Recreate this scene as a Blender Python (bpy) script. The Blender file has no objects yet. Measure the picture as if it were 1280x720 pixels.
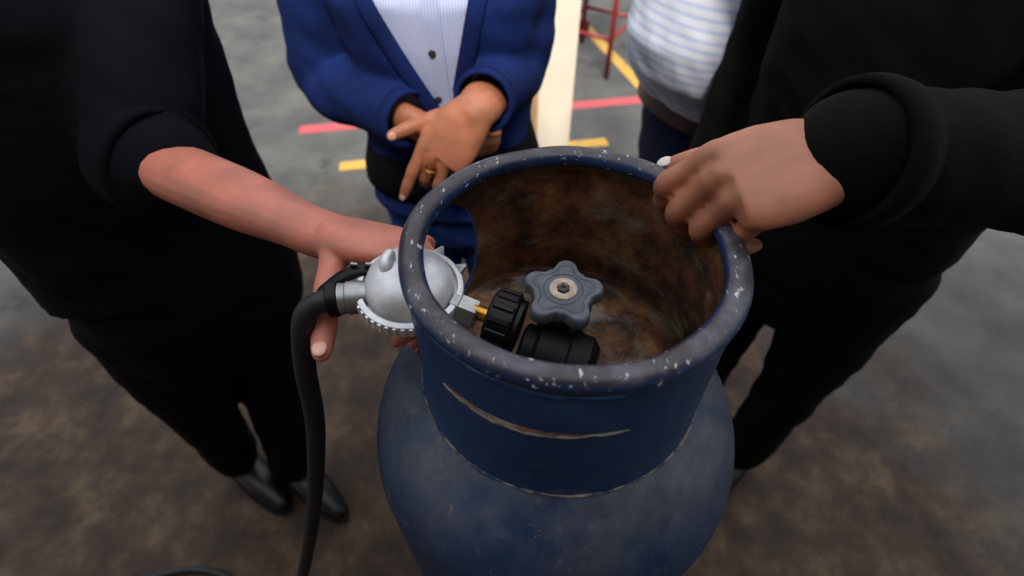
import bpy, bmesh, math, random
from mathutils import Vector as V, Matrix as M
random.seed(4)
S = bpy.context.scene
C = S.collection
PI = math.pi
ZR = 1.20                                   # height of the collar rim

# ------------------------------------------------------------------ camera, light, exposure
cam = bpy.data.cameras.new('camera')
cam.lens = 18.0; cam.sensor_width = 36.0; cam.clip_start = 0.02
cam.dof.use_dof = True; cam.dof.focus_distance = 0.40; cam.dof.aperture_fstop = 4.2
camo = bpy.data.objects.new('camera', cam); C.objects.link(camo)
camo.location = (-.042, -.269, ZR + .241)
camo.rotation_euler = (math.radians(90 - 46.7), 0, 0)
S.camera = camo

w = bpy.data.worlds.new('overcast'); S.world = w; w.use_nodes = True
nt = w.node_tree; bg = nt.nodes['Background']
tc = nt.nodes.new('ShaderNodeTexCoord'); sx = nt.nodes.new('ShaderNodeSeparateXYZ')
rp = nt.nodes.new('ShaderNodeValToRGB')
nt.links.new(tc.outputs['Generated'], sx.inputs[0]); nt.links.new(sx.outputs['Z'], rp.inputs['Fac'])
rp.color_ramp.elements[0].color = (.30, .32, .36, 1); rp.color_ramp.elements[1].color = (.92, .97, 1.06, 1)
nt.links.new(rp.outputs[0], bg.inputs['Color']); bg.inputs['Strength'].default_value = 0.85

sun = bpy.data.lights.new('sun', 'SUN'); sun.energy = 2.6; sun.angle = math.radians(14); sun.color = (1, .95, .87)
suno = bpy.data.objects.new('sun', sun); C.objects.link(suno)
suno.rotation_euler = V((-.03, .80, -1)).to_track_quat('-Z', 'Y').to_euler()

S.view_settings.view_transform = 'Standard'; S.view_settings.look = 'None'
S.view_settings.gamma = 1.0; S.view_settings.use_curve_mapping = False
S.view_settings.exposure = 1.05

# ------------------------------------------------------------------ materials
def srgb(c):
    f = lambda u: u / 12.92 if u <= .04045 else ((u + .055) / 1.055) ** 2.4
    return tuple(f(v / 255) for v in c) + (1,)

class Mat:
    def __init__(s, name, rough=.5, metal=0., spec=.5):
        s.m = bpy.data.materials.new(name); s.m.use_nodes = True
        s.t = s.m.node_tree; s.b = s.t.nodes['Principled BSDF']
        s.b.inputs['Roughness'].default_value = rough; s.b.inputs['Metallic'].default_value = metal
        s.b.inputs['Specular IOR Level'].default_value = spec
        s.tc = s.n('ShaderNodeTexCoord')
    def n(s, kind, **kw):
        x = s.t.nodes.new(kind)
        for k, v in kw.items(): setattr(x, k, v)
        return x
    def l(s, a, b): s.t.links.new(a, b)
    def noise(s, scale, detail=4, rough=.55, stretch=None):
        x = s.n('ShaderNodeTexNoise'); x.inputs['Scale'].default_value = scale
        x.inputs['Detail'].default_value = detail; x.inputs['Roughness'].default_value = rough
        if stretch:
            mp = s.n('ShaderNodeMapping'); mp.inputs['Scale'].default_value = stretch
            s.l(s.tc.outputs['Object'], mp.inputs['Vector']); s.l(mp.outputs[0], x.inputs['Vector'])
        else: s.l(s.tc.outputs['Object'], x.inputs['Vector'])
        return x.outputs['Fac']
    def ramp(s, fac, stops):
        r = s.n('ShaderNodeValToRGB'); e = r.color_ramp.elements
        while len(e) < len(stops): e.new(.5)
        for i, (p, c) in enumerate(stops):
            e[i].position = p; e[i].color = srgb(c) if len(c) == 3 else c
        s.l(fac, r.inputs['Fac']); return r.outputs['Color']
    def mask(s, fac, a, b):
        return s.ramp(fac, [(a, (0, 0, 0, 1)), (b, (1, 1, 1, 1))])
    def mix(s, fac, a, b):
        x = s.n('ShaderNodeMix', data_type='RGBA')
        if hasattr(fac, 'links'): s.l(fac, x.inputs[0])
        else: x.inputs[0].default_value = fac
        for i, q in ((6, a), (7, b)):
            if hasattr(q, 'links'): s.l(q, x.inputs[i])
            else: x.inputs[i].default_value = srgb(q)
        return x.outputs[2]
    def math(s, op, a, b=0.):
        x = s.n('ShaderNodeMath', operation=op)
        for i, q in ((0, a), (1, b)):
            if hasattr(q, 'links'): s.l(q, x.inputs[i])
            else: x.inputs[i].default_value = q
        return x.outputs[0]
    def sep(s, out):
        x = s.n('ShaderNodeSeparateXYZ'); s.l(out, x.inputs[0]); return x.outputs
    def color(s, c):
        if hasattr(c, 'links'): s.l(c, s.b.inputs['Base Color'])
        else: s.b.inputs['Base Color'].default_value = srgb(c)
        return s
    def rough(s, r): s.l(r, s.b.inputs['Roughness']); return s
    def bump(s, h, strength=.3, dist=.002):
        x = s.n('ShaderNodeBump'); x.inputs['Strength'].default_value = strength; x.inputs['Distance'].default_value = dist
        s.l(h, x.inputs['Height']); s.l(x.outputs[0], s.b.inputs['Normal']); return s

def plain(name, c, rough=.5, metal=0., var=.12, scale=40, bump=0., spec=.5):
    m = Mat(name, rough, metal, spec)
    lo = tuple(v * (1 - var) for v in c); hi = tuple(min(255, v * (1 + var)) for v in c)
    f = m.noise(scale)
    m.color(m.ramp(f, [(.3, lo), (.7, hi)]))
    if bump: m.bump(f, bump)
    return m.m

def mk_blue(name, dusty=0.0, k=1.):
    m = Mat(name, .42)
    base = m.ramp(m.noise(9, 5), [(p, tuple(v * k for v in c)) for p, c in ((.25, (10, 30, 56)), (.55, (13, 41, 74)), (.8, (24, 57, 92)))])
    grime = m.mask(m.noise(55, 6, .7), .56, .74)
    col = m.mix(m.math('MULTIPLY', grime, .35 + dusty), base, (104, 104, 100))
    if dusty:
        up = m.sep(m.n('ShaderNodeNewGeometry').outputs['Normal'])['Z']
        dust = m.math('MULTIPLY', m.mask(up, .15, .8), m.mask(m.noise(16, 6, .65, (1, 1, .5)), .34, .64))
        col = m.mix(m.math('MULTIPLY', dust, .62), col, (106, 106, 106))
        spot = m.math('MULTIPLY', m.mask(up, .1, .6), m.mask(m.noise(52, 8, .8), .585, .68))
        col = m.mix(m.math('MULTIPLY', spot, .55), col, (140, 126, 104))
    chip = m.mask(m.noise(21, 8, .8), .70, .73)
    col = m.mix(chip, col, (44, 36, 33))
    m.color(col); m.rough(m.ramp(m.noise(30), [(.3, (.36, .36, .36, 1)), (.7, (.58, .58, .58, 1))]))
    m.bump(m.noise(70, 6), .18, .0015)
    return m.m
BLUE = mk_blue('worn_blue_paint', 0., 1.35); BLUED = mk_blue('dusty_blue_paint', .12)

def mk_rust():
    m = Mat('rust_inside_collar', .8)
    a = m.ramp(m.noise(22, 8, .7), [(.32, (14, 9, 6)), (.45, (54, 30, 15)), (.56, (102, 64, 33)), (.70, (140, 108, 68))])
    green = m.mask(m.noise(17, 6, .6, (1, 1, 2.2)), .54, .66)
    a = m.mix(m.math('MULTIPLY', green, .6), a, (124, 122, 96))
    red = m.mask(m.noise(31, 7, .7), .57, .66)
    a = m.mix(m.math('MULTIPLY', red, .6), a, (116, 48, 20))
    z = m.sep(m.tc.outputs['Object'])['Z']
    edge = m.math('ADD', z, m.math('MULTIPLY', m.noise(14, 5), .03))
    blue = m.mask(edge, ZR - .005, ZR + .003)
    a = m.mix(blue, a, (26, 52, 84))
    patch = m.mask(m.noise(13, 3), .66, .69)
    a = m.mix(patch, a, (24, 40, 56))
    up = m.sep(m.n('ShaderNodeNewGeometry').outputs['Normal'])['Z']
    grit = m.math('MULTIPLY', m.mask(up, .6, .9), m.mask(m.noise(19, 7, .7), .50, .62))
    a = m.mix(m.math('MULTIPLY', grit, .65), a, (122, 116, 110))
    m.color(a); m.bump(m.noise(80, 6), .4, .002)
    return m.m
RUST = mk_rust()

def mk_rim():
    m = Mat('worn_rim_paint', .36)
    up = m.sep(m.n('ShaderNodeNewGeometry').outputs['Normal'])['Z']
    base = m.ramp(m.noise(10, 4), [(.3, (16, 34, 62)), (.7, (30, 54, 90))])
    wear = m.ramp(m.noise(26, 6, .7), [(.3, (30, 26, 28)), (.5, (54, 48, 51)), (.62, (80, 78, 88)), (.78, (84, 62, 56))])
    f = m.mask(m.math('ADD', up, m.math('MULTIPLY', m.math('SUBTRACT', m.noise(24, 6, .7), .5), 1.1)), .50, .80)
    col = m.mix(f, base, wear)
    pale = m.mask(m.noise(270, 3, .6, (1, .30, 1)), .635, .68)
    col = m.mix(pale, col, (186, 184, 186))
    rust = m.mask(m.noise(33, 6, .7), .68, .72)
    col = m.mix(rust, col, (96, 44, 30))
    m.color(col); m.bump(m.noise(90, 6), .3, .0015)
    return m.m
RIM = mk_rim()
PALE = plain('scraped_bare_metal', (92, 90, 82), .6, .0, .35, 90)
def mk_weld():
    m = Mat('dusty_weld_bead', .8)
    m.color(m.mix(m.mask(m.noise(60, 6, .75), .42, .60), (24, 44, 74), (132, 122, 104))); return m.m
WELD = mk_weld()

def mk_alu():
    m = Mat('cast_aluminium', .5, .45)
    c = m.ramp(m.noise(60, 5), [(.3, (192, 192, 194)), (.7, (228, 228, 226))])
    m.color(c); m.rough(m.ramp(m.noise(25), [(.3, (.40, .40, .40, 1)), (.7, (.56, .56, .56, 1))])); m.bump(m.noise(120, 5), .1, .001)
    return m.m
ALU = mk_alu()
STEEL = plain('dull_steel', (150, 150, 148), .4, .8, .15, 60)
BRASS = plain('brass', (214, 150, 62), .3, 1., .1, 60)
BLACK = plain('black_plastic', (5, 5, 6), .45, 0, .3, 60, 0, .25)
VALVE = plain('blackened_valve_body', (5, 5, 4), .6, .0, .3, 50, .2, .2)
RUBBER = plain('black_rubber', (16, 16, 17), .6)

def mk_wheel():
    m = Mat('dusty_grey_plastic', .62)
    c = m.ramp(m.noise(70, 6), [(.3, (64, 68, 77)), (.7, (88, 92, 99))])
    dust = m.mask(m.noise(40, 6, .7), .52, .7)
    c = m.mix(m.math('MULTIPLY', dust, .5), c, (128, 124, 120))
    m.color(c); m.bump(m.noise(120), .15, .001); return m.m
WHEEL = mk_wheel()
WHEELUNDER = plain('black_wheel_boss', (15, 15, 16), .6)
WASHER = plain('tan_washer', (168, 150, 132), .55, .2, .12, 200)
SCREW = plain('dark_screw', (62, 54, 46), .5, .5)

def mk_skin(name, c):
    m = Mat(name, .5)
    lo = tuple(v * .86 for v in c); hi = (min(255, c[0] * 1.06), c[1] * 1.02, c[2] * 1.0)
    m.color(m.ramp(m.noise(28, 5), [(.3, lo), (.7, hi)]))
    m.b.inputs['Subsurface Weight'].default_value = .12; m.b.inputs['Subsurface Radius'].default_value = (.01, .004, .002)
    m.b.inputs['Subsurface Scale'].default_value = .5
    m.bump(m.noise(160, 5), .15, .001); return m.m
SKIN_W = mk_skin('skin_tan', (186, 120, 88)); SKIN_H = mk_skin('skin_pink', (196, 122, 100)); SKIN_M = mk_skin('skin_brown', (170, 112, 84))
NAIL = plain('fingernail', (206, 156, 136), .3); NAILP = plain('pale_fingernail', (226, 214, 202), .3)
HAIR = plain('black_hair', (22, 17, 15), .5, 0, .4, 120, .3)
EYEW = plain('eye_white', (220, 216, 210), .3); EYED = plain('eye_dark', (28, 18, 12), .2); LIP = plain('lips', (150, 84, 76), .5)

def cloth(name, c, rough=.9, var=.14, scale=14, bump=.5):
    m = Mat(name, rough, 0, .12)
    lo = tuple(v * (1 - var) for v in c); hi = tuple(min(255, v * (1 + var)) for v in c)
    m.color(m.ramp(m.noise(scale, 5), [(.3, lo), (.7, hi)]))
    h = m.math('ADD', m.noise(9, 3, .5, (1, 1, .6)), m.math('MULTIPLY', m.noise(300, 2), .08))
    m.bump(h, bump, .012); return m.m
NAVY = cloth('navy_knit', (22, 38, 88)); NAVYT = cloth('navy_knit_band', (20, 34, 82))
DENIM = cloth('blue_denim', (32, 58, 122)); DDENIM = cloth('dark_denim', (14, 20, 40)); SHADEC = cloth('shade_black_cloth', (5, 5, 9))
BROWNJ = cloth('dark_brown_jacket', (11, 8, 6)); DARKN = cloth('near_black_navy_jacket', (8, 9, 16)); TROU = cloth('dark_trousers', (8, 7, 7))
LEATHER = plain('brown_leather', (44, 24, 18), .5); SHOE = plain('black_shoe_leather', (10, 10, 11), .4)

def striped(name, axis, freq, c0, c1, lo, hi, rough=.85):
    m = Mat(name, rough, 0, .25)
    x = m.sep(m.tc.outputs['Object'])[axis]
    wob = m.math('ADD', x, m.math('MULTIPLY', m.noise(5, 2), .02 if freq < 400 else .003))
    s = m.math('SINE', m.math('MULTIPLY', wob, freq))
    m.color(m.mix(m.mask(m.math('ADD', m.math('MULTIPLY', s, .5), .5), lo, hi), c0, c1))
    m.bump(m.noise(10, 3, .5, (1.4, 1, .5)), .5, .012); return m.m
BLOUSE = striped('pinstripe_blouse', 'X', 2 * PI / .0042, (168, 178, 216), (200, 208, 240), .3, .6)
BLOUSEP = striped('pinstripe_placket', 'X', 2 * PI / .0042, (160, 170, 208), (194, 202, 236), .3, .6)
STRIPE = striped('white_shirt_blue_stripes', 'Z', 2 * PI / .0165, (186, 189, 198), (160, 170, 194), .5, .9)

def mk_floor():
    m = Mat('stained_concrete', .85)
    a = m.ramp(m.noise(3.2, 8, .65), [(.3, (54, 54, 52)), (.5, (72, 72, 69)), (.7, (88, 87, 82))])
    d = m.n('ShaderNodeVectorMath', operation='DISTANCE'); m.l(m.tc.outputs['Object'], d.inputs[0]); d.inputs[1].default_value = (-.35, .0, 0)
    rag = m.math('ADD', d.outputs['Value'], m.math('MULTIPLY', m.math('SUBTRACT', m.noise(2.2, 6, .65), .5), 1.3))
    stain_dim = m.mask(m.math('MULTIPLY', rag, .4), .56, .80)  # brown dirt near the cylinder, spread wide to paint in dimness at the sides
    dirt = m.ramp(m.noise(7, 8, .7), [(.3, (26, 19, 13)), (.5, (60, 45, 31)), (.68, (96, 76, 54))])
    a = m.mix(stain_dim, dirt, a)
    oil = m.mask(m.noise(4.4, 6, .7), .60, .66)
    a = m.mix(m.math('MULTIPLY', oil, .5), a, (34, 31, 28))
    m.color(a); m.bump(m.noise(60, 8), .35, .004); return m.m
FLOOR = mk_floor()
def worn_line(name, c):
    m = Mat(name, .8)
    m.color(m.mix(m.mask(m.noise(14, 8, .75), .55, .64), c, (104, 102, 96))); return m.m
YEL = worn_line('worn_yellow_paint', (190, 146, 62)); REDL = worn_line('worn_red_paint', (172, 72, 78))
CREAM = plain('cream_paint', (240, 226, 204), .7, 0, .03, 6); TAN = plain('tan_tone', (196, 160, 116), .7, 0, .08, 12)
REDP = plain('dark_red_enamel', (122, 34, 34), .4); WHITEP = plain('pale_enamel', (206, 218, 224), .4); WOODTOP = plain('plywood', (150, 110, 70), .6)

# ------------------------------------------------------------------ mesh helpers
def link(name, me, mat, parent=None, smooth=True):
    if smooth and len(me.polygons): me.polygons.foreach_set('use_smooth', [True] * len(me.polygons))
    o = bpy.data.objects.new(name, me); C.objects.link(o)
    for x in (mat if isinstance(mat, (list, tuple)) else [mat]):
        if x.name not in [q.name for q in me.materials if q]: me.materials.append(x)
    if parent: o.parent = parent
    return o
def offset_of(parent):
    p = V((0, 0, 0))
    while parent: p += parent.location; parent = parent.parent
    return p
def obj(name, bm, mat, parent=None, smooth=True, auto=None):
    """world-space bmesh -> one object; parents carry translation only"""
    bmesh.ops.recalc_face_normals(bm, faces=bm.faces[:])
    bm.transform(M.Translation(-offset_of(parent)))
    me = bpy.data.meshes.new(name); bm.to_mesh(me); bm.free()
    o = link(name, me, mat, parent, smooth)
    if auto is not None: me.set_sharp_from_angle(angle=math.radians(auto))
    return o
def thing(name, label, cat, loc=(0, 0, 0), group=None):
    o = bpy.data.objects.new(name, None); C.objects.link(o); o.location = loc; o.empty_display_size = .05
    return tag(o, label, cat, group)
def tag(o, label, cat, group=None):
    o['label'] = label; o['category'] = cat
    if group: o['group'] = group
    return o
def basis(d, hint=V((0, 0, 1))):
    d = d.normalized()
    if abs(d.dot(hint)) > .97: hint = V((0, 1, 0)) if abs(d.y) < .9 else V((1, 0, 0))
    u = d.cross(hint).normalized(); return d, u, u.cross(d).normalized()      # forward, side, up
def rings(bm, rr, cap=True):
    vs = [[bm.verts.new(p) for p in r] for r in rr]; n = len(vs[0])
    for a, b in zip(vs, vs[1:]):
        for i in range(n): bm.faces.new((a[i], a[(i + 1) % n], b[(i + 1) % n], b[i]))
    if cap: bm.faces.new(vs[0][::-1]); bm.faces.new(vs[-1])
    return vs
def catmull(pts, k=4):
    if len(pts) < 3: return pts
    P = [pts[0] * 2 - pts[1]] + pts + [pts[-1] * 2 - pts[-2]]; out = []
    for i in range(1, len(P) - 2):
        for j in range(k):
            t = j / k; a, b, c, d = P[i - 1:i + 3]
            out.append(.5 * ((2 * b) + (c - a) * t + (2 * a - 5 * b + 4 * c - d) * t * t + (3 * b - a - 3 * c + d) * t ** 3))
    out.append(pts[-1]); return out
def tube(bm, pts, rad, n=14, flat=1., hint=V((0, 0, 1)), k=4, round_end=True):
    """tapered tube through pts (Vectors); flat squeezes it along hint"""
    q = [V((*p, r)) for p, r in zip(pts, rad)]
    q = catmull(q, k) if k > 1 else q
    P = [V(a[:3]) for a in q]; R = [max(a[3], 1e-5) for a in q]; rr = []
    u = None
    for i, p in enumerate(P):
        d = (P[min(i + 1, len(P) - 1)] - P[max(i - 1, 0)]).normalized()
        if flat == 1. and u is not None:
            u = (u - d * u.dot(d)).normalized(); v = u.cross(d).normalized()
        else: _, u, v = basis(d, hint)
        rr.append([p + u * R[i] * math.cos(a) + v * R[i] * flat * math.sin(a) for a in [2 * PI * j / n for j in range(n)]])
    if round_end:
        def dome(ring, c, out, r):
            return [[c + (x - c) * s + out * r * h for x in ring] for s, h in ((.82, .5), (.45, .82), (.12, .93))]
        a = dome(rr[0], P[0], (P[0] - P[1]).normalized(), R[0]); b = dome(rr[-1], P[-1], (P[-1] - P[-2]).normalized(), R[-1])
        rr = a[::-1] + rr + b
    rings(bm, rr)
def lathe(bm, prof, c=V((0, 0, 0)), axis=V((0, 0, 1)), n=64, closed=False, fr=None):
    d, u, v = fr if fr else basis(axis, V((0, 0, 1)) if abs(axis.normalized().z) < .9 else V((1, 0, 0)))
    rr = [[c + d * z + (u * math.cos(a) + v * math.sin(a)) * max(r, 1e-5) for a in [2 * PI * j / n for j in range(n)]] for r, z in prof]
    if closed: rr.append(rr[0])
    vs = rings(bm, rr, cap=not closed)
    if closed: bmesh.ops.remove_doubles(bm, verts=bm.verts[:], dist=1e-6)
def box(bm, c, s, rot=None):
    m = M.Translation(c) @ (rot.to_4x4() if rot else M()) @ M.Diagonal((*s, 1)); bmesh.ops.create_cube(bm, size=1, matrix=m)
def ball(bm, c, r, s=(1, 1, 1), rot=None, u=20, v=12):
    m = M.Translation(c) @ (rot.to_4x4() if rot else M()) @ M.Diagonal((r * s[0], r * s[1], r * s[2], 1)); bmesh.ops.create_uvsphere(bm, u_segments=u, v_segments=v, radius=1, matrix=m)
def evaluated(bm, mods):
    """bmesh -> bmesh with modifiers applied"""
    bmesh.ops.recalc_face_normals(bm, faces=bm.faces[:])
    me = bpy.data.meshes.new('tmp'); bm.to_mesh(me); bm.free()
    o = bpy.data.objects.new('tmp', me); C.objects.link(o)
    for kind, kw in mods:
        x = o.modifiers.new('m', kind)
        for k, v in kw.items(): setattr(x, k, v)
    dg = bpy.context.evaluated_depsgraph_get(); dg.update()
    e = bpy.data.meshes.new_from_object(o.evaluated_get(dg)); out = bmesh.new(); out.from_mesh(e)
    bpy.data.objects.remove(o); bpy.data.meshes.remove(me); bpy.data.meshes.remove(e)
    return out
def fuse(bm, vox, smooth=6, fac=.5):
    return evaluated(bm, [('REMESH', dict(mode='VOXEL', voxel_size=vox, use_smooth_shade=True)), ('SMOOTH', dict(factor=fac, iterations=smooth))])
import mathutils.noise as perlin
def wrinkle(bm, amp, sc=(9, 9, 14), seed=0.):
    """soft cloth folds"""
    bm.normal_update(); mv = []
    for v in bm.verts:
        p = V((v.co.x * sc[0] + seed, v.co.y * sc[1], v.co.z * sc[2]))
        mv.append(v.normal * amp * (perlin.noise(p) + .6 * perlin.noise(p * 2.1 + V((0, 0, v.co.x * 20)))))
    for v, d in zip(bm.verts, mv): v.co += d
    return bm
def absorb(dst, src):
    me = bpy.data.meshes.new('t'); src.to_mesh(me); src.free(); dst.from_mesh(me); bpy.data.meshes.remove(me)

# ------------------------------------------------------------------ the setting
bm = bmesh.new(); box(bm, V((0, 2.5, -.05)), (16, 13, .1)); o = obj('floor', bm, FLOOR, smooth=False); o['kind'] = 'structure'
# unseen roof and its wall, added behind the camera to shade everything near
bm = bmesh.new(); box(bm, V((0, -2.50, 2.85)), (16, 3.0, .10)); o = obj('added_shade_roof', bm, TAN, smooth=False); o['kind'] = 'structure'
bm = bmesh.new(); box(bm, V((0, -3.98, 1.4)), (16, .15, 2.8)); o = obj('added_rear_wall', bm, TAN, smooth=False); o['kind'] = 'structure'
def strip(name, a, b, c, d, mat):
    bm = bmesh.new()
    lo = [bm.verts.new((*p, 0)) for p in (a, b, c, d)]; hi = [bm.verts.new((*p, .003)) for p in (a, b, c, d)]
    bm.faces.new(hi); bm.faces.new(lo[::-1])
    for i in range(4): bm.faces.new((lo[i], lo[(i + 1) % 4], hi[(i + 1) % 4], hi[i]))
    o = obj(name, bm, mat, smooth=False); o['kind'] = 'structure'
def line(name, a, b, wd, mat):
    a, b = V(a), V(b); s = V((-(b - a).y, (b - a).x)).normalized() * wd / 2
    strip(name, a - s, b - s, b + s, a + s, mat)
line('floor_line', (.38, 4.25), (.80, 2.60), .075, YEL)
line('floor_line', (-1.2, 2.27), (1.6, 2.78), .085, REDL)
line('floor_line', (-.9, 1.92), (.46, 2.15), .075, YEL)

# square post, cream shaft; a tan layer on its left face paints in the shade
pr_ = thing('square_post', 'cream painted square post standing behind the person in the navy cardigan', 'post', (.076, 1.42, 0))
R = M.Rotation(math.radians(24), 3, 'Z')
def post_box(c, s, z0, z1):
    bm = bmesh.new(); q = R @ V((c[0], c[1], 0)); box(bm, V((.076, 1.42, (z0 + z1) / 2)) + q, (s[0], s[1], z1 - z0), R)
    bmesh.ops.bevel(bm, geom=bm.edges[:], offset=.004, segments=2, affect='EDGES'); return bm
obj('post_shaft', post_box((0, 0), (.135, .135), 0, 2.7), CREAM, pr_, smooth=False)
obj('shade_face', post_box((-.0745, .0), (.014, .15), 0, 2.7), TAN, pr_, smooth=False)
obj('base_plate', post_box((.0, .0), (.22, .22), 0, .02), CREAM, pr_, smooth=False)

# red tubular stand in the background
st = thing('tubular_stand', 'dark red tubular metal stand on the floor in the background beside the striped shirt', 'stand', (.62, 2.95, 0))
def pipe(name, a, b, r, mat, parent, n=12):
    bm = bmesh.new(); tube(bm, [V(a), V(b)], [r, r], n, k=1, round_end=False); return obj(name, bm, mat, parent)
A = V((.55, 2.90, 0))
corners = [A, A + V((-.30, .20, 0)), A + V((.20, .36, 0)), A + V((-.10, .56, 0))]
for c in corners: pipe('leg', c, c + V((0, 0, .74)), .016, REDP, st)
for i, j in ((0, 1), (0, 2), (1, 3), (2, 3)):
    pipe('stretcher', corners[i] + V((0, 0, .235)), corners[j] + V((0, 0, .235)), .012, REDP, st)
bm = bmesh.new(); cc = sum(corners, V()) / 4 + V((0, 0, .755)); box(bm, cc, (.58, .44, .025), M.Rotation(math.atan2(.36, .20), 3, 'Z'))
obj('top_board', bm, WOODTOP, st, smooth=False)
bp = thing('pale_pipe_post', 'pale grey pipe post with a dark red foot behind the cream square post', 'post', (.47, 3.62, 0))
pipe('pipe', (.47, 3.62, .10), (.49, 3.62, 1.0), .022, WHITEP, bp); pipe('pipe', (.43, 3.66, .10), (.43, 3.66, 1.0), .012, WHITEP, bp)
bm = bmesh.new(); box(bm, V((.45, 3.64, .05)), (.12, .10, .10)); obj('foot', bm, REDP, bp, smooth=False)

# ------------------------------------------------------------------ the gas cylinder
cy = thing('gas_cylinder', 'worn dark blue steel gas cylinder with a round open collar and rusty inside', 'gas cylinder', (0, 0, 0))
RB, ZB, HD = .180, ZR - .25, .15
prof = [(.001, .035), (.10, .04), (.155, .06), (.174, .085), (RB, .12)] + [(RB, .12 + (ZB - .12) * i / 8) for i in range(1, 9)]
prof += [(RB * math.cos(t), ZB + HD * math.sin(t)) for t in [PI / 2 * i / 28 for i in range(1, 28)]] + [(.001, ZB + HD)]
bm = bmesh.new(); lathe(bm, prof, n=128); shell = obj('shell', bm, [BLUED, RUST], cy)
for p in shell.data.polygons:
    if p.center.z > ZB and math.hypot(p.center.x, p.center.y) < .117: p.material_index = 1
bm = bmesh.new(); lathe(bm, [(.150, 0), (.158, 0), (.158, .085), (.150, .085)], n=96, closed=True); obj('foot_ring', bm, BLUE, cy, auto=40)
# shell girth weld
bm = bmesh.new(); lathe(bm, [(RB - .002, .60), (RB + .002, .604), (RB + .002, .612), (RB - .002, .616)], n=96, closed=True); obj('girth_weld', bm, BLUE, cy)

# collar: a thick tube with a rounded window on the left and a slit in front
RO, TH = .1185, .004
bm = bmesh.new(); N = 160; prof = []
for i in range(13): z = -.150 + .150 * i / 12; prof.append((RO + .0030 * (1 - i / 12) ** 1.5, ZR + z))
prof = prof + [(r - TH, z) for r, z in prof[::-1]]
lathe(bm, prof, n=N, closed=True)
def cutter(outline, r0=.09, r1=.15):
    b = bmesh.new()
    rr = [[V((r * math.cos(t), r * math.sin(t), ZR + z)) for t, z in outline] for r in (r0, r1)]
    rings(b, rr); bmesh.ops.triangulate(b, faces=b.faces[:]); return b
win = []
t0, t1, z0, z1 = math.radians(130), math.radians(205), -.136, -.017
def rrect(t0, t1, z0, z1, rt, rz, k=8):
    o = []
    for (ct, cz, a0) in ((t1 - rt, z1 - rz, 0), (t0 + rt, z1 - rz, 90), (t0 + rt, z0 + rz, 180), (t1 - rt, z0 + rz, 270)):
        for i in range(k + 1):
            a = math.radians(a0 + 90 * i / k); o.append((ct + rt * math.cos(a), cz + rz * math.sin(a)))
    # subdivide the long runs so the cutter follows the curve
    out = []
    for (a, b), (c, d) in zip(o, o[1:] + o[:1]):
        m = max(1, int(abs(c - a) / math.radians(4)))
        for i in range(m): out.append((a + (c - a) * i / m, b + (d - b) * i / m))
    return out
def slit_outline():
    up, lo = [], []
    for i in range(25):
        u = i / 24; t = math.radians(-137 + 62 * u); zc = -.0495 - .003 * math.sin(PI * min(1, u * 1.2)); h = .0009 + .0022 * math.sin(PI * min(1, u / .78)) ** .7 if u < .78 else .0006
        up.append((t, zc + h)); lo.append((t, zc - h))
    return up + lo[::-1]
def boolean_diff(bm, cuts):
    tmp = []
    for c in cuts:
        bmesh.ops.recalc_face_normals(c, faces=c.faces[:])
        me = bpy.data.meshes.new('c'); c.to_mesh(me); c.free(); o = bpy.data.objects.new('c', me); C.objects.link(o); tmp.append(o)
    out = evaluated(bm, [('BOOLEAN', dict(operation='DIFFERENCE', object=o, solver='EXACT')) for o in tmp])
    for o in tmp: bpy.data.objects.remove(o)
    return out
bm = boolean_diff(bm, [cutter(rrect(t0, t1, z0, z1, math.radians(17), .050)), cutter(slit_outline())])
col = obj('collar', bm, [BLUE, RUST], cy, auto=35)
for p in col.data.polygons:
    n = p.normal; c = p.center
    if n.x * c.x + n.y * c.y < -.3 * math.hypot(c.x, c.y) or abs(n.z) > .5 and c.y < -.02 and ZR - .065 < c.z < ZR - .040: p.material_index = 1  # slit's cut faces also take dark rust, painting in the gap's shade
bm = bmesh.new(); rr = .0086; lathe(bm, [(.1125 + rr * 1.02 * math.cos(a), ZR + rr * .95 * math.sin(a)) for a in [2 * PI * i / 18 for i in range(18)]], n=160, closed=True)
for v in bm.verts:                          # knocks in the rolled lip
    a = math.atan2(v.co.y, v.co.x); v.co.z += .0009 * math.sin(7 * a + 1) * math.sin(3 * a) ; v.co.x *= 1 + .004 * math.sin(9 * a); v.co.y *= 1 + .003 * math.sin(11 * a + 2)
obj('rim', bm, RIM, cy)
def arc_bead(name, a0, a1, r, z, rad, mat, k=40, jit=.0006):
    bm = bmesh.new()
    pts = [V((r * math.cos(math.radians(a0 + (a1 - a0) * i / k)), r * math.sin(math.radians(a0 + (a1 - a0) * i / k)), ZR + (z(i / k) if callable(z) else z) + random.uniform(-jit, jit))) for i in range(k + 1)]
    tube(bm, pts, [rad * random.uniform(.55, 1.25) for _ in pts], 8, k=2); obj(name, bm, mat, cy)
arc_bead('slit_lip', -137, -75, RO + .0009, lambda u: -.0495 - .0030 * math.sin(PI * min(1, u * 1.2)) - (.0011 + .0025 * math.sin(PI * min(1, u / .78)) ** .7 if u < .78 else .0010), .0010, PALE)
arc_bead('collar_weld', 0, 360, .1218, -.1390, .0014, WELD, 150, .0008)
arc_bead('rim_weld', 0, 360, .1185, -.0070, .0020, BLUE, 120, .0002)

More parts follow.
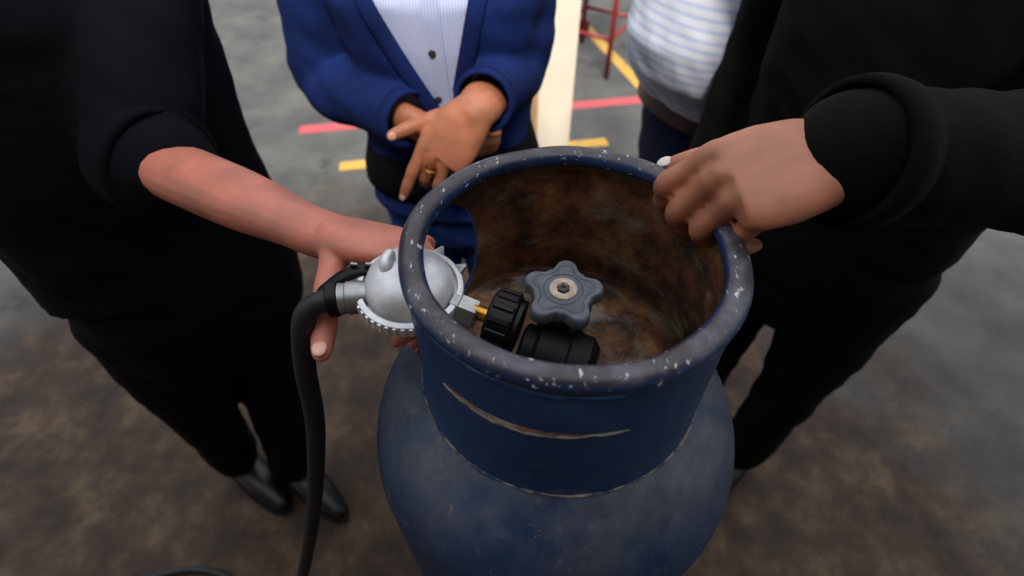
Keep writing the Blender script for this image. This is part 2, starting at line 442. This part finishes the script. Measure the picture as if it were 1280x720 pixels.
# valve with its five-lobed handwheel
VC = V((-.005, -.0165, 0))
bm = bmesh.new(); lathe(bm, [(.026, ZB + HD - .012), (.026, ZB + HD + .006), (.020, ZB + HD + .010), (.017, ZR - .066), (.017, ZR - .060), (.012, ZR - .056), (.012, ZR - .038)], VC, n=40)
axis = (V((-.048, -.0246, -.055)) - V((-.120, .0005, -.045))).normalized()
PB = V((-.048, -.0246, ZR - .055))          # centre of the coupling nut
vb = obj('valve', bm, VALVE, cy, auto=40)
bm = bmesh.new(); D, U, W = basis(axis)
lathe(bm, [(.016, .010), (.0185, .012), (.0185, .020), (.022, .023), (.022, .044), (.0245, .046), (.0245, .060), (.019, .066)], PB + V((.003, -.009, -.012)), axis, 32); obj('side_outlet', bm, VALVE, vb, auto=40)
hw = None
bm = bmesh.new(); NW = 120; RW = .0245; th0 = math.radians(80)
def star(t):
    c = math.cos(5 * (t - th0)); return RW + .0010 + .0046 * math.copysign(abs(c) ** .75, c) + .0013 * max(0, -c) ** 10
def lobe(t, s): return star(t) * s
zt = ZR - .0285
rows = [(1.0, -.0105), (1.015, -.006), (1.0, -.0022), (.965, -.0004), (.93, 0), (.80, 0), (.775, -.0006), (.75, 0), (.60, .0004), (.575, -.0003), (.55, .0004), (.36, .0006), (.2, .0006)]
rr = []
for s, z in rows:
    rr.append([VC + V((math.cos(t) * (lobe(t, s) if s > .7 else (RW * s)), math.sin(t) * (lobe(t, s) if s > .7 else RW * s), zt + z)) for t in [2 * PI * j / NW for j in range(NW)]])
rings(bm, rr); tilt = M.Rotation(math.radians(4), 4, 'X'); bm.transform(M.Translation(VC + V((0, 0, zt))) @ tilt @ M.Translation(-VC - V((0, 0, zt))))
hw = obj('handwheel', bm, WHEEL, vb, auto=50)
def wheel_part(name, prof, mat, n=40):
    bm = bmesh.new(); lathe(bm, prof, VC + V((0, 0, zt)), n=n); bm.transform(M.Translation(VC + V((0, 0, zt))) @ tilt @ M.Translation(-VC - V((0, 0, zt)))); return obj(name, bm, mat, vb, auto=40)
wheel_part('washer', [(.0100, 0), (.0100, .0013), (.0094, .0017), (.0052, .0017), (.0050, .0008)], WASHER)
wheel_part('screw', [(.0048, 0), (.0048, .0012), (.0040, .0022), (.0020, .0022), (.0019, .0012)], SCREW, 6)
wheel_part('wheel_boss', [(.014, -.022), (.0225, -.016), (.0225, -.0095), (.010, -.0095)], WHEELUNDER)

# ------------------------------------------------------------------ regulator
RC = V((-.120, .0005, ZR - .045)); RR = .0405
rg = thing('gas_regulator', 'round silver gas regulator reaching through the window in the cylinder collar', 'regulator', RC)
tiltR = M.Translation(RC) @ M.Rotation(math.radians(4), 4, 'Y') @ M.Rotation(math.radians(3), 4, 'X') @ M.Translation(-RC)
def reg(name, bm, mat, auto=40): bm.transform(tiltR); return obj(name, bm, mat, rg, auto=auto)
bm = bmesh.new(); lathe(bm, [(.010, -.030), (.024, -.027), (.034, -.016), (.0385, -.010), (.0385, -.006), (.012, -.006)], RC, n=72); lower = reg('lower_body', bm, ALU)
bm = bmesh.new(); lathe(bm, [(.030, -.0065), (RR, -.0060), (RR + .0006, -.002), (RR, .0030), (.0385, .0040), (.0364, .0040), (.0358, -.0022), (.030, -.0022)], RC, n=96, closed=True)
fl = reg('flange', bm, ALU)
bm = bmesh.new()
for i in range(21, 40):
    a = 2 * PI * i / 44; box(bm, RC + V((math.cos(a) * (RR + .0002), math.sin(a) * (RR + .0002), -.0016)), (.0026, .0026, .0078), M.Rotation(a, 3, 'Z'))
bm.transform(tiltR); kn = obj('knurling', bm, ALU, fl, smooth=False)
bm = bmesh.new(); lathe(bm, [(.0336, -.0022), (.0338, .0040), (.0330, .0085), (.0310, .0135), (.0270, .0182), (.0215, .0218), (.0150, .0243), (.0080, .0255), (.001, .0258)], RC, n=72); dm = reg('dome', bm, ALU)
bm = bmesh.new(); c = RC + V((-.015, -.001, .0175)); tube(bm, [c + V((0, 0, -.004)), c + V((0, 0, .004)), c + V((-.001, .004, .0085)), c + V((.001, .010, .0095))], [.0058, .0056, .0050, .0042], 16); reg('vent', bm, ALU)
for a in (58, 24):                            # the two pointed tabs of the clamping plate
    a = math.radians(a + 5); bm = bmesh.new(); d = V((math.cos(a), math.sin(a), 0)); s = V((-d.y, d.x, 0))
    q = RC + d * (RR - .004)
    rr = [[q + s * .007 + V((0, 0, z)), q - s * .007 + V((0, 0, z)), q + d * .0105 - s * .001 + V((0, 0, z + .002)), q + d * .0105 + s * .001 + V((0, 0, z + .002))] for z in (-.001, .003)]
    rings(bm, rr); reg('tab', bm, STEEL, 20)
bm = bmesh.new(); lathe(bm, [(.0105, .034), (.0105, .040), (.0118, .041), (.0118, .0545), (.0105, .056), (.006, .056)], RC, axis, 6); reg('hex_inlet', bm, STEEL, 20)
bm = bmesh.new(); L = (PB - RC).length
lathe(bm, [(.0048, .050), (.0060, .052), (.0060, L - .012), (.0066, L - .011), (.0066, L - .006), (.004, L - .004)], RC, axis, 24); obj('brass_stub', bm, BRASS, rg, auto=40)
bm = bmesh.new()
lathe(bm, [(.008, -.0115), (.0205, -.0115), (.0228, -.0095), (.0228, .0075), (.0205, .0095), (.0205, .0125), (.012, .0125)], PB, axis, 48); nutp = obj('coupling_nut', bm, BLACK, rg, auto=40)
bm = bmesh.new()
for i in range(14):
    a = 2 * PI * i / 14; dd = U * math.cos(a) + W * math.sin(a)
    rot = M((D, dd, D.cross(dd))).transposed(); box(bm, PB + D * -.001 + dd * .0226, (.0165, .0036, .0052), rot)
bmesh.ops.bevel(bm, geom=bm.edges[:], offset=.0009, segments=1, affect='EDGES'); obj('grip_ribs', bm, BLACK, nutp, smooth=False)
# outlet towards the left
oa = V((-.97, -.16, .0)).normalized(); OC = RC + V((0, -.001, -.002))
bm = bmesh.new(); lathe(bm, [(.0110, .030), (.0128, .038), (.0128, .047), (.0115, .048), (.0125, .053), (.0090, .054)], OC, oa, 24); obj('outlet', bm, STEEL, rg, auto=40)
bm = bmesh.new(); lathe(bm, [(.0120, .053), (.0132, .054), (.0132, .061), (.0120, .062)], OC, oa, 24); obj('outlet_collar', bm, BLACK, rg, auto=40)
# black spring clip with two steel prongs on the outlet
CL = V((-.1590, .0130, ZR - .040))
bm = bmesh.new(); tube(bm, [CL + V((-.030, -.012, -.010)), CL + V((-.012, -.004, 0)), CL + V((.004, 0, .002)), CL + V((.014, -.001, -.006))], [.006, .0066, .006, .004], 12, .6); hc = obj('outlet_clip', bm, BLACK, rg)
for dx in (-.0050, .0065):
    bm = bmesh.new(); box(bm, CL + V((dx, .001, .006)), (.0055, .0022, .011), M.Rotation(.5, 3, 'X') @ M.Rotation(.35, 3, 'Y')); bmesh.ops.bevel(bm, geom=bm.edges[:], offset=.0006, segments=1, affect='EDGES'); obj('prong', bm, STEEL, hc, smooth=False)

hs = bmesh.new()
hp = [OC + oa * .056, OC + oa * .072 + V((0, -.001, -.002)), OC + oa * .082 + V((0, -.006, -.014)), V((-.212, -.028, 1.09)), V((-.232, -.034, .98)), V((-.30, -.04, .75)), V((-.42, -.05, .40)), V((-.50, -.03, .12)), V((-.62, .02, .012)), V((-.85, .10, .011)), V((-1.2, .0, .011))]
tube(hs, hp, [.0088] * len(hp), 14, k=8); tag(obj('gas_hose', hs, RUBBER), 'black rubber gas hose running from the silver regulator to the floor', 'hose')

# ------------------------------------------------------------------ people
FING = {'index': ((.092, .028), (.042, .025, .021), .0092), 'middle': ((.096, .009), (.046, .029, .022), .0096),
        'ring': ((.090, -.010), (.042, .027, .022), .0090), 'pinky': ((.079, -.028), (.033, .021, .019), .0080)}
def make_hand(bm, W_, F, N, left, curls, splay=None, elbow=None, r_arm=(.043, .030), sc=1., thumb=None, nails=None):
    """adds wrist, palm, four fingers, thumb and forearm to bm. F finger direction, N back of the hand; curls: name -> (knuckle, middle, end) degrees"""
    F = F.normalized(); N = (N - F * N.dot(F)).normalized(); Y = N.cross(F) * (-1 if left else 1)
    P = lambda x, y, z=0.: W_ + (F * x + Y * y + N * z) * sc
    splay = splay or {}
    # palm as one flattened loft
    rr = []
    for x, yc, ry, rz in ((.010, .001, .030, .0195), (.035, .002, .038, .0185), (.060, .001, .0415, .0165), (.082, .0, .0405, .0140), (.094, 0, .036, .0115)):
        rr.append([P(x, yc + ry * math.copysign(abs(math.cos(a)) ** .8, math.cos(a)), rz * math.sin(a) + .001) for a in [2 * PI * j / 20 for j in range(20)]])
    rings(bm, rr)
    tips = []
    def chain(p, d, up, segs, ang, r, spl):
        side = d.cross(up).normalized()
        d = M.Rotation(math.radians(spl), 3, up) @ d; side = M.Rotation(math.radians(spl), 3, up) @ side
        pts = [p - d * .022 * sc, p]; rad = [r * 1.12 * sc, r * 1.14 * sc]; u = up
        for i, (s, a) in enumerate(zip(segs, ang)):
            rot = M.Rotation(math.radians(-a), 3, side); d = rot @ d; u = rot @ u
            pts.append(p + d * s * sc * .5); rad.append(r * (1.0, .93, .86)[i] * sc)
            p = p + d * s * sc; pts.append(p); rad.append(r * (1.06, .95, .70)[i] * sc)
        tube(bm, pts, rad, 12, k=3); tips.append((p, d, u, r * sc))
    for nm, (mc, seg, r) in FING.items():
        s = splay.get(nm, {'index': 5, 'middle': 1, 'ring': -3, 'pinky': -8}[nm]) * (-1 if left else 1)
        chain(P(mc[0], mc[1], .001), F, N, seg, curls[nm], r, s)
    td, tu, ta = thumb or ((.62, .74, -.25), (.25, -.45, .85), (10, 14, 14))
    d = (F * td[0] + Y * td[1] + N * td[2]).normalized(); u = (F * tu[0] + Y * tu[1] + N * tu[2]); u = (u - d * u.dot(d)).normalized()
    chain(P(.022, .020, -.006), d, u, (.044, .034, .026), ta, .0112, 0)
    if elbow is not None:
        e = elbow; m = W_.lerp(e, .45)
        _, a, _ = basis(W_ - e, N)
        tube(bm, [e, m, W_.lerp(e, .14), W_ + F * .008 * sc, W_ + F * .055 * sc], [r_arm[0], r_arm[0] * .95, r_arm[1], r_arm[1] * .94, r_arm[1] * .62], 18, .74, N)
    return tips
def put_nails(tips, body, mat, which=range(5)):
    for i in which:
        p, d, u, r = tips[i]; bm = bmesh.new(); rot = M((d, u.cross(d), u)).transposed()
        ball(bm, p + u * r * .62 - d * r * .05, 1, (r * .62, r * .52, r * .16), rot, 12, 8); obj('fingernail', bm, mat, body)
def ring_section(c, rx, ry, yaw, z, n=36, p=2.3):
    out = []
    for j in range(n):
        a = 2 * PI * j / n; x = rx * math.copysign(abs(math.cos(a)) ** (2 / p), math.cos(a)); y = ry * math.copysign(abs(math.sin(a)) ** (2 / p), math.sin(a))
        out.append(V((c[0] + x * math.cos(yaw) - y * math.sin(yaw), c[1] + x * math.sin(yaw) + y * math.cos(yaw), z)))
    return out
def torso(bm, c, yaw, secs, grow=0., p=2.3):
    """secs: (z, half width, half depth, sideways, back) in the person's own frame; front is -y before yaw"""
    rr = []
    for z, rx, ry, dx, dy in secs:
        q = (c[0] + dx * math.cos(yaw) - dy * math.sin(yaw), c[1] + dx * math.sin(yaw) + dy * math.cos(yaw))
        rr.append(ring_section(q, rx + grow, ry + grow, yaw, z, p=p))
    rings(bm, rr)
def head(root, body_bm, top, yaw, skin, longhair):
    """head and neck volumes into the body; face pieces and hair as children of the body (returned as closures)"""
    c = top; R = M.Rotation(yaw, 3, 'Z'); q = lambda x, y, z: c + R @ V((x, y, z))
    ball(body_bm, q(0, .008, 0), 1, (.074, .092, .105), R, 24, 16)
    ball(body_bm, q(0, -.022, -.055), 1, (.055, .060, .062), R, 20, 12)
    tube(body_bm, [q(0, -.082, .012), q(0, -.094, -.012), q(0, -.104, -.030), q(0, -.090, -.036)], [.008, .010, .014, .010], 10)
    for s in (-1, 1):
        ball(body_bm, q(s * .074, .012, -.012), 1, (.010, .020, .032), R, 12, 8)
        ball(body_bm, q(s * .012, -.092, -.030), .009, (1, 1, .8), R, 10, 8)
    tube(body_bm, [q(0, .03, -.20), q(0, .022, -.12), q(0, .015, -.06)], [.060, .054, .056], 20)
    def extras(body):
        for s in (-1, 1):
            bm = bmesh.new(); ball(bm, q(s * .030, -.0735, .006), 1, (.0125, .0095, .0062), R); e = obj('eye', bm, EYEW, body)
            bm = bmesh.new(); ball(bm, q(s * .030, -.0815, .006), .0052, (1, .5, 1), R); obj('iris', bm, EYED, body)
        bm = bmesh.new(); ball(bm, q(0, -.081, -.066), 1, (.024, .008, .008), R); obj('mouth', bm, LIP, body)
        bm = bmesh.new(); ball(bm, q(0, .018, .014), 1, (.083, .100, .106), R, 28, 18)
        bmesh.ops.delete(bm, geom=[f for f in bm.faces if (R.inverted() @ (f.calc_center_median() - c)).y < -.035 and (f.calc_center_median() - c).z < .062 or (f.calc_center_median() - c).z < -.05], context='FACES')
        if longhair: tube(bm, [q(0, .085, .03), q(0, .105, -.06), q(0, .10, -.16), q(0, .10, -.24)], [.060, .062, .050, .025], 18, .7, R @ V((0, 1, 0)))
        obj('hair', bm, HAIR, root)
    return extras
def trousers(root, c, yaw, mat, waist, hipw, feet, name='trousers', thick=.085, flare=1.):
    bm = bmesh.new()
    torso(bm, c, yaw, [(waist - .30, hipw * .80, thick + .02, 0, 0), (waist - .22, hipw * .95, thick + .046, 0, 0), (waist - .12, hipw, thick + .052, 0, 0), (waist, hipw * .93, thick + .042, 0, 0)])
    ankle = []
    for s, f in zip((-1, 1), feet):
        h = V((c[0] + s * hipw * .5 * math.cos(yaw), c[1] + s * hipw * .5 * math.sin(yaw), waist - .14))
        f = V(f); k = h.lerp(f, .52) + V((0, -.012, 0))
        tube(bm, [h, h.lerp(k, .5), k, k.lerp(f, .5), f + V((0, 0, .04))], [thick + .008, thick * .95, thick * .72, thick * .66 * flare, thick * .62 * flare], 18); ankle.append(f)
    bm = wrinkle(fuse(bm, .008, 5), .005, seed=c[0] * 7); o = obj(name, bm, mat, root)
    for f in ankle:
        bm = bmesh.new(); R = M.Rotation(yaw, 3, 'Z'); q = lambda x, y, z: f + R @ V((x, y, z)) - V((0, 0, f.z))
        tube(bm, [q(0, .05, .045), q(0, -.02, .048), q(0, -.10, .036), q(0, -.165, .026)], [.042, .044, .042, .026], 16, .95)
        for v in bm.verts: v.co.z = max(v.co.z, .012)
        sole = bmesh.new(); rr = []
        for z in (0, .014): rr.append([q(.043 * math.cos(a), -.06 + .135 * math.sin(a), z) for a in [2 * PI * j / 24 for j in range(24)]])
        rings(sole, rr); s_ = obj('shoe', bm, SHOE, root); obj('sole', sole, RUBBER, s_)
    return o
def sleeve(bm, sh, el, wr, r=(.066, .056, .043)):
    u = (wr - el).normalized()
    tube(bm, [sh, sh.lerp(el, .5), el, el.lerp(wr, .5), wr], [r[0], r[0] * .94, r[1], (r[1] + r[2]) / 2, r[2]], 20)
def hollow_cuff(root, wr, d, r, mat):
    d, u, v = basis(d); bm = bmesh.new()
    lathe(bm, [(r * 1.03, -.012), (r * 1.06, 0), (r * 1.03, .010), (r * .92, .011), (r * .88, -.004), (r * .9, -.012)], wr, d, 28, closed=True); obj('cuff', bm, mat, root)

STD = dict(index=(12, 14, 8), middle=(14, 16, 10), ring=(16, 18, 10), pinky=(18, 18, 10))

# ---- woman in the navy cardigan
WC = (-.160, .640); wo = thing('person', 'person in a navy cardigan over a pale pinstriped blouse, hands crossed in front', 'person', (*WC, 0))
SEC = [(.86, .156, .130, 0, .0), (.95, .148, .128, 0, 0), (1.04, .146, .128, 0, 0), (1.12, .155, .138, 0, -.006), (1.19, .168, .142, 0, -.010), (1.26, .172, .122, 0, 0), (1.33, .165, .090, 0, .012), (1.375, .10, .065, 0, .02)]
LS, LE, LW = V((-.018, .645, 1.315)), V((-.034, .650, 1.046)), V((-.083, .454, 1.079))
RS, RE, RW_ = V((-.325, .645, 1.315)), V((-.375, .640, 1.030)), V((-.210, .483, 1.034))
bm = bmesh.new(); torso(bm, WC, 0, SEC, -.022); ex = head(wo, bm, V((-.160, .620, 1.53)), 0, SKIN_W, True)
for s, e in ((LS, LE), (RS, RE)): tube(bm, [s, s.lerp(e, .5), e], [.045, .042, .036], 14)
bm = fuse(bm, .007, 4)
hb = bmesh.new()
camdir = V((.05, -.72, .48))
tipsL = make_hand(hb, V((-.088, .434, 1.082)), V((-.066, -.034, -.070)), V((.10, -.62, .52)), True,
    dict(index=(6, 8, 6), middle=(34, 30, 16), ring=(22, 30, 14), pinky=(38, 34, 18)), dict(index=-13, middle=-12, ring=-17, pinky=-14), LE, (.037, .0335), 1.05,
    thumb=((.86, .50, .02), (.1, -.2, .9), (-4, 4, -12)))
tipsR = make_hand(hb, V((-.190, .464, 1.034)), V((.090, .004, -.060)), V((-.10, -.75, -.30)), False,
    dict(index=(36, 58, 28), middle=(38, 58, 28), ring=(40, 58, 28), pinky=(42, 58, 28)), None, RE, (.036, .030), .96, thumb=((.75, .5, .1), (0, -.3, 1), (0, 5, 5)))
hb = fuse(hb, .0021, 9); absorb(bm, hb); body = obj('body', bm, SKIN_W, wo); ex(body)
put_nails(tipsL, body, NAIL); put_nails(tipsR, body, NAIL, range(4))
p, d, u, r = tipsL[2]                        # gold ring near the base of the ring finger
hb = bmesh.new(); rc_ = V((-.1645, .3885, 1.003)); lathe(hb, [(.0100, -.0016), (.0108, 0), (.0100, .0016), (.0090, .0016), (.0090, -.0016)], rc_, V((-.15, -.05, -.55)), 24, closed=True); obj('ring', hb, BRASS, wo)
bm = bmesh.new(); torso(bm, WC, 0, SEC, -.010); bm = fuse(bm, .007, 3)
bl = obj('blouse', bm, BLOUSE, wo)
bm = bmesh.new()                             # placket lying on the blouse front
pz = [1.30, 1.22, 1.15, 1.08, 1.01, .95]
def front_y(z, x, grow):
    for (z0, rx0, ry0, _, d0), (z1, rx1, ry1, _, d1) in zip(SEC, SEC[1:]):
        if z0 <= z <= z1:
            t = (z - z0) / (z1 - z0); rx = rx0 + (rx1 - rx0) * t + grow; ry = ry0 + (ry1 - ry0) * t + grow; d = d0 + (d1 - d0) * t
            return WC[1] + d - ry * max(0, 1 - abs((x - WC[0]) / rx) ** 2.3) ** (1 / 2.3)
    return WC[1] - .12
rr = []
for z in [1.335 - .02 * i for i in range(20)]:
    xc = -.153 - .02 * (z - 1.05); y = front_y(z, xc, -.010) + .001
    rr.append([V((xc - .0125, y, z)), V((xc - .0125, y - .0045, z)), V((xc + .0125, y - .0045, z)), V((xc + .0125, y, z))])
rings(bm, rr); obj('placket', bm, BLOUSEP, bl, auto=30)
for z in (1.215, 1.128, 1.05):
    bm = bmesh.new(); x = -.160; lathe(bm, [(.0055, 0), (.0058, .001), (.0048, .0022), (.0015, .0016)], V((x, front_y(z, x, -.010) - .0030, z)), V((0, -1, .1)), 16); obj('button', bm, SCREW, bl)
for s in (-1, 1):                            # open collar leaves
    bm = bmesh.new(); y = front_y(1.30, -.16, -.010)
    a, b, c_, d_ = V((-.160 + s * .010, y - .012, 1.235)), V((-.160 + s * .055, y - .006, 1.225)), V((-.160 + s * .075, y + .035, 1.345)), V((-.160 + s * .030, y + .010, 1.355))
    rings(bm, [[a, b, c_, d_], [v + V((0, -.004, .002)) for v in (a, b, c_, d_)]]); obj('shirt_collar', bm, BLOUSEP, bl, smooth=False)
bm = bmesh.new(); torso(bm, WC, 0, [(.80, .166, .145, 0, .004)] + SEC, .006)
sleeve(bm, LS, LE, LW, (.066, .056, .0425)); sleeve(bm, RS, RE, RW_, (.068, .060, .045))
bm = wrinkle(fuse(bm, .006, 5), .0055)
# the open front: cut clean along the two edges of the V
eL = (V((-.247, 0, 1.22)), V((-.160, 0, 1.035))); eR = (V((-.092, 0, 1.22)), V((-.130, 0, 1.07)))
def side_plane(a, b, left):
    t = b - a; n = V((t.z, 0, -t.x)).normalized(); return a, n
aL, nL = side_plane(*eL, True); aR, nR = side_plane(*eR, False)
if nL.x < 0: nL = -nL
if nR.x > 0: nR = -nR
for a, n in ((aL, nL), (aR, nR)): bmesh.ops.bisect_plane(bm, geom=bm.verts[:] + bm.edges[:] + bm.faces[:], plane_co=a, plane_no=n)
kill = [f for f in bm.faces if (f.calc_center_median() - aL).dot(nL) > 0 and (f.calc_center_median() - aR).dot(nR) > 0 and f.calc_center_median().y < .60 and f.calc_center_median().z > .99]
bmesh.ops.delete(bm, geom=kill, context='FACES')
for wr_, el_ in ((LW, LE), (RW_, RE)):            # open the sleeve ends
    d = (wr_ - el_).normalized()
    bmesh.ops.delete(bm, geom=[f for f in bm.faces if (f.calc_center_median() - wr_).dot(d) > -.003 and (f.calc_center_median() - wr_).length < .075 and (f.calc_center_median() - wr_ - d * (f.calc_center_median() - wr_).dot(d)).length < .050], context='FACES')
lowcut = [f for f in bm.faces if f.calc_center_median().z < .812]; bmesh.ops.delete(bm, geom=lowcut, context='FACES')
cd = obj('cardigan', bm, NAVY, wo)
so = cd.modifiers.new('thickness', 'SOLIDIFY'); so.thickness = .005; so.offset = -1
for (a, b), s in ((eL, -1), (eR, 1)):
    bm = bmesh.new(); pts = []
    a2 = a + (a - b) * .6
    for i in range(14):
        q = a2.lerp(b, i / 13); q = V((q.x + s * .008, 0, q.z)); q.y = front_y(min(q.z, 1.37), q.x, .006) - .001; pts.append(q)
    tube(bm, pts, [.013] * 14, 10, .35, V((0, 1, 0)), k=2); obj('front_band', bm, NAVYT, cd)
hollow_cuff(wo, LW, LW - LE, .044, NAVYT); hollow_cuff(wo, RW_, RW_ - RE, .046, NAVYT)
bm = bmesh.new(); torso(bm, WC, 0, [(.865, .172, .146, 0, 0), (.88, .170, .146, 0, 0), (.90, .164, .140, 0, 0), (.96, .146, .126, 0, 0)], .004)
for v in bm.verts: v.co.z += .04 * (v.co.x - WC[0]) if v.co.z < .87 else 0
obj('shaded_hem', bm, SHADEC, wo)  # cardigan's lower part in shade, made as a separate black piece
trousers(wo, WC, 0, DENIM, 1.0, .150, [(-.245, .66, .06), (-.085, .66, .06)], 'jeans', .080)

# ---- man in the striped white shirt, seen from his right side
MC = (.455, .905); mn = thing('person', 'person in a white shirt with pale blue stripes and dark jeans, standing by the rim', 'person', (*MC, 0))
my = math.radians(-62)
SECM = [(.865, .185, .165, 0, .01), (.905, .185, .185, 0, -.004), (.96, .190, .212, 0, -.026), (1.03, .190, .222, 0, -.030), (1.13, .192, .200, 0, -.014), (1.24, .200, .160, 0, 0), (1.37, .19, .115, 0, .01), (1.44, .11, .07, 0, .02)]
def world_of(c, yaw, x, y, z): return V((c[0] + x * math.cos(yaw) - y * math.sin(yaw), c[1] + x * math.sin(yaw) + y * math.cos(yaw), z))
def simple_person(root, c, yaw, SEC, skin, top, arms, hands, shirt, shirtname, legs, legname, feet, waist, hipw, rs=(.07, .058, .046), thick=.09, bare=(), grow=.004):
    bm = bmesh.new(); torso(bm, c, yaw, SEC, -.022); ex = head(root, bm, top, yaw, skin, False)
    for s, e, w_ in arms: tube(bm, [s, s.lerp(e, .5), e], [.048, .045, .038], 14)
    bm = fuse(bm, .008, 4); hb = bmesh.new(); tips = [h(hb) for h in hands]
    hb = fuse(hb, .0022, 5); absorb(bm, hb); body = obj('body', bm, skin, root); ex(body)
    bm = bmesh.new(); torso(bm, c, yaw, SEC, grow)
    for i, (s, e, w_) in enumerate(arms):
        if i in bare:
            k = e + (w_ - e) * .10; tube(bm, [s, s.lerp(e, .5), e, k], [rs[0], rs[0] * .96, rs[1] * 1.02, rs[1] * 1.04], 20)
        else: sleeve(bm, s, e, w_, rs)
    o = obj(shirtname, wrinkle(fuse(bm, .007, 5), .006, seed=c[0] * 9), shirt, root)
    trousers(root, c, yaw, legs, waist, hipw, feet, legname, thick)
    return body, tips, o
mrs, mre, mrw = world_of(MC, my, -.21, .02, 1.36), world_of(MC, my, -.24, .10, 1.06), world_of(MC, my, -.20, -.10, .95)
mls, mle, mlw = world_of(MC, my, .21, .02, 1.36), world_of(MC, my, .25, .06, 1.06), world_of(MC, my, .24, -.03, .82)
mrw = world_of(MC, my, -.26, .16, .83); mre = world_of(MC, my, -.27, .10, 1.08)
f = lambda b: make_hand(b, mlw, V((0, 0, -1)), mlw - V((*MC, mlw.z)), True, STD, elbow=mle)
g = lambda b: make_hand(b, mrw, V((0, 0, -1)), mrw - V((*MC, mrw.z)), False, STD, elbow=mre)
simple_person(mn, MC, my, SECM, SKIN_M, world_of(MC, my, 0, -.01, 1.62), [(mrs, mre, mrw), (mls, mle, mlw)], [g, f], STRIPE, 'shirt', DDENIM, 'jeans',
    [world_of(MC, my, -.10, 0, .06), world_of(MC, my, .10, 0, .06)], .915, .18, thick=.10)
bm = bmesh.new(); rr = []
for z, gr in ((.850, .012), (.850, .017), (.886, .017), (.886, .012)): rr.append([V((*q[:2], z)) for q in ring_section((MC[0] - .008 * math.sin(-my) , MC[1] - .008 * math.cos(my)), .178 + gr, .150 + gr, my, 0)])
rr.append(rr[0]); rings(bm, rr, False); obj('belt', bm, LEATHER, mn, auto=30)

# ---- helper on the left, holding the regulator
HC = (-.605, .365); he = thing('person', 'person in a near-black jacket whose bare forearm reaches to hold the regulator', 'person', (*HC, 0))
hy = math.radians(52)
SECH = [(.88, .185, .130, 0, 0), (1.0, .178, .125, 0, 0), (1.12, .185, .130, 0, 0), (1.25, .20, .135, 0, 0), (1.36, .19, .105, 0, .01), (1.43, .11, .07, 0, .02)]
hls, hle, hlw = world_of(HC, hy, .19, .0, 1.36), V((-.462, .243, 1.115)), V((-.216, .100, 1.130))
hrs, hre, hrw = world_of(HC, hy, -.21, .0, 1.36), V((-.86, .34, 1.10)), V((-.98, .46, .90))
hand_l = lambda b: make_hand(b, V((-.216, .094, 1.126)), V((.098, -.028, .004)), V((.05, .5, .85)), True,
    dict(index=(62, 48, 22), middle=(58, 50, 22), ring=(56, 50, 22), pinky=(54, 50, 22)), None, hle, (.043, .031), 1.02, thumb=((.42, .86, -.45), (.0, .3, 1), (4, 6, 4)))
hand_r = lambda b: make_hand(b, hrw, V((.1, -.05, -1)), V((-.7, -.5, 0)), False, STD, elbow=hre)
bd, tp, _ = simple_person(he, HC, hy, SECH, SKIN_H, world_of(HC, hy, 0, -.05, 1.60), [(hls, hle, hlw), (hrs, hre, hrw)], [hand_l, hand_r], DARKN, 'jacket', TROU, 'trousers',
    [(-.80, .36, .06), (-.64, .34, .06)], .94, .178, thick=.092, bare=(0,))
put_nails(tp[0], bd, NAIL)
hollow_cuff(he, hle.lerp(hlw, .10), hlw - hle, .062, DARKN)

# ---- bystander on the right, finger and thumb on the rim
BC = (.530, .455); by = thing('person', 'person in a dark brown jacket steadying the cylinder rim with finger and thumb', 'person', (*BC, 0))
byaw = math.radians(-48)
bls, ble, blw = world_of(BC, byaw, .20, -.01, 1.36), V((.475, .105, 1.195)), V((.196, .042, 1.246))
brs, bre, brw = world_of(BC, byaw, -.21, .0, 1.36), world_of(BC, byaw, -.25, .06, 1.09), world_of(BC, byaw, -.24, -.03, .85)
hand_b = lambda b: make_hand(b, V((.196, .040, 1.247)), V((-.105, -.018, -.018)), V((-.10, -.30, .80)), True,
    dict(index=(44, 50, 26), middle=(60, 56, 26), ring=(64, 58, 26), pinky=(66, 58, 26)), None, ble, (.042, .030), .98, thumb=((.92, .42, -.32), (0, .2, 1), (2, 6, 4)))
hand_c = lambda b: make_hand(b, brw, V((0, 0, -1)), brw - V((*BC, brw.z)), False, STD, elbow=bre)
SECB = [(.88, .19, .135, 0, 0), (1.0, .19, .135, 0, 0), (1.15, .20, .14, 0, 0), (1.28, .21, .14, 0, 0), (1.38, .20, .11, 0, .01), (1.45, .11, .07, 0, .02)]
bd, tp, _ = simple_person(by, BC, byaw, SECB, SKIN_M, world_of(BC, byaw, 0, -.03, 1.63), [(bls, ble, blw), (brs, bre, brw)], [hand_b, hand_c], BROWNJ, 'jacket', TROU, 'trousers',
    [world_of(BC, byaw, -.09, 0, .06), world_of(BC, byaw, .10, 0, .06)], .96, .185, thick=.095)
put_nails(tp[0], bd, NAIL, range(4)); put_nails(tp[0], bd, NAILP, (4,))
hollow_cuff(by, blw, blw - ble, .050, BROWNJ)
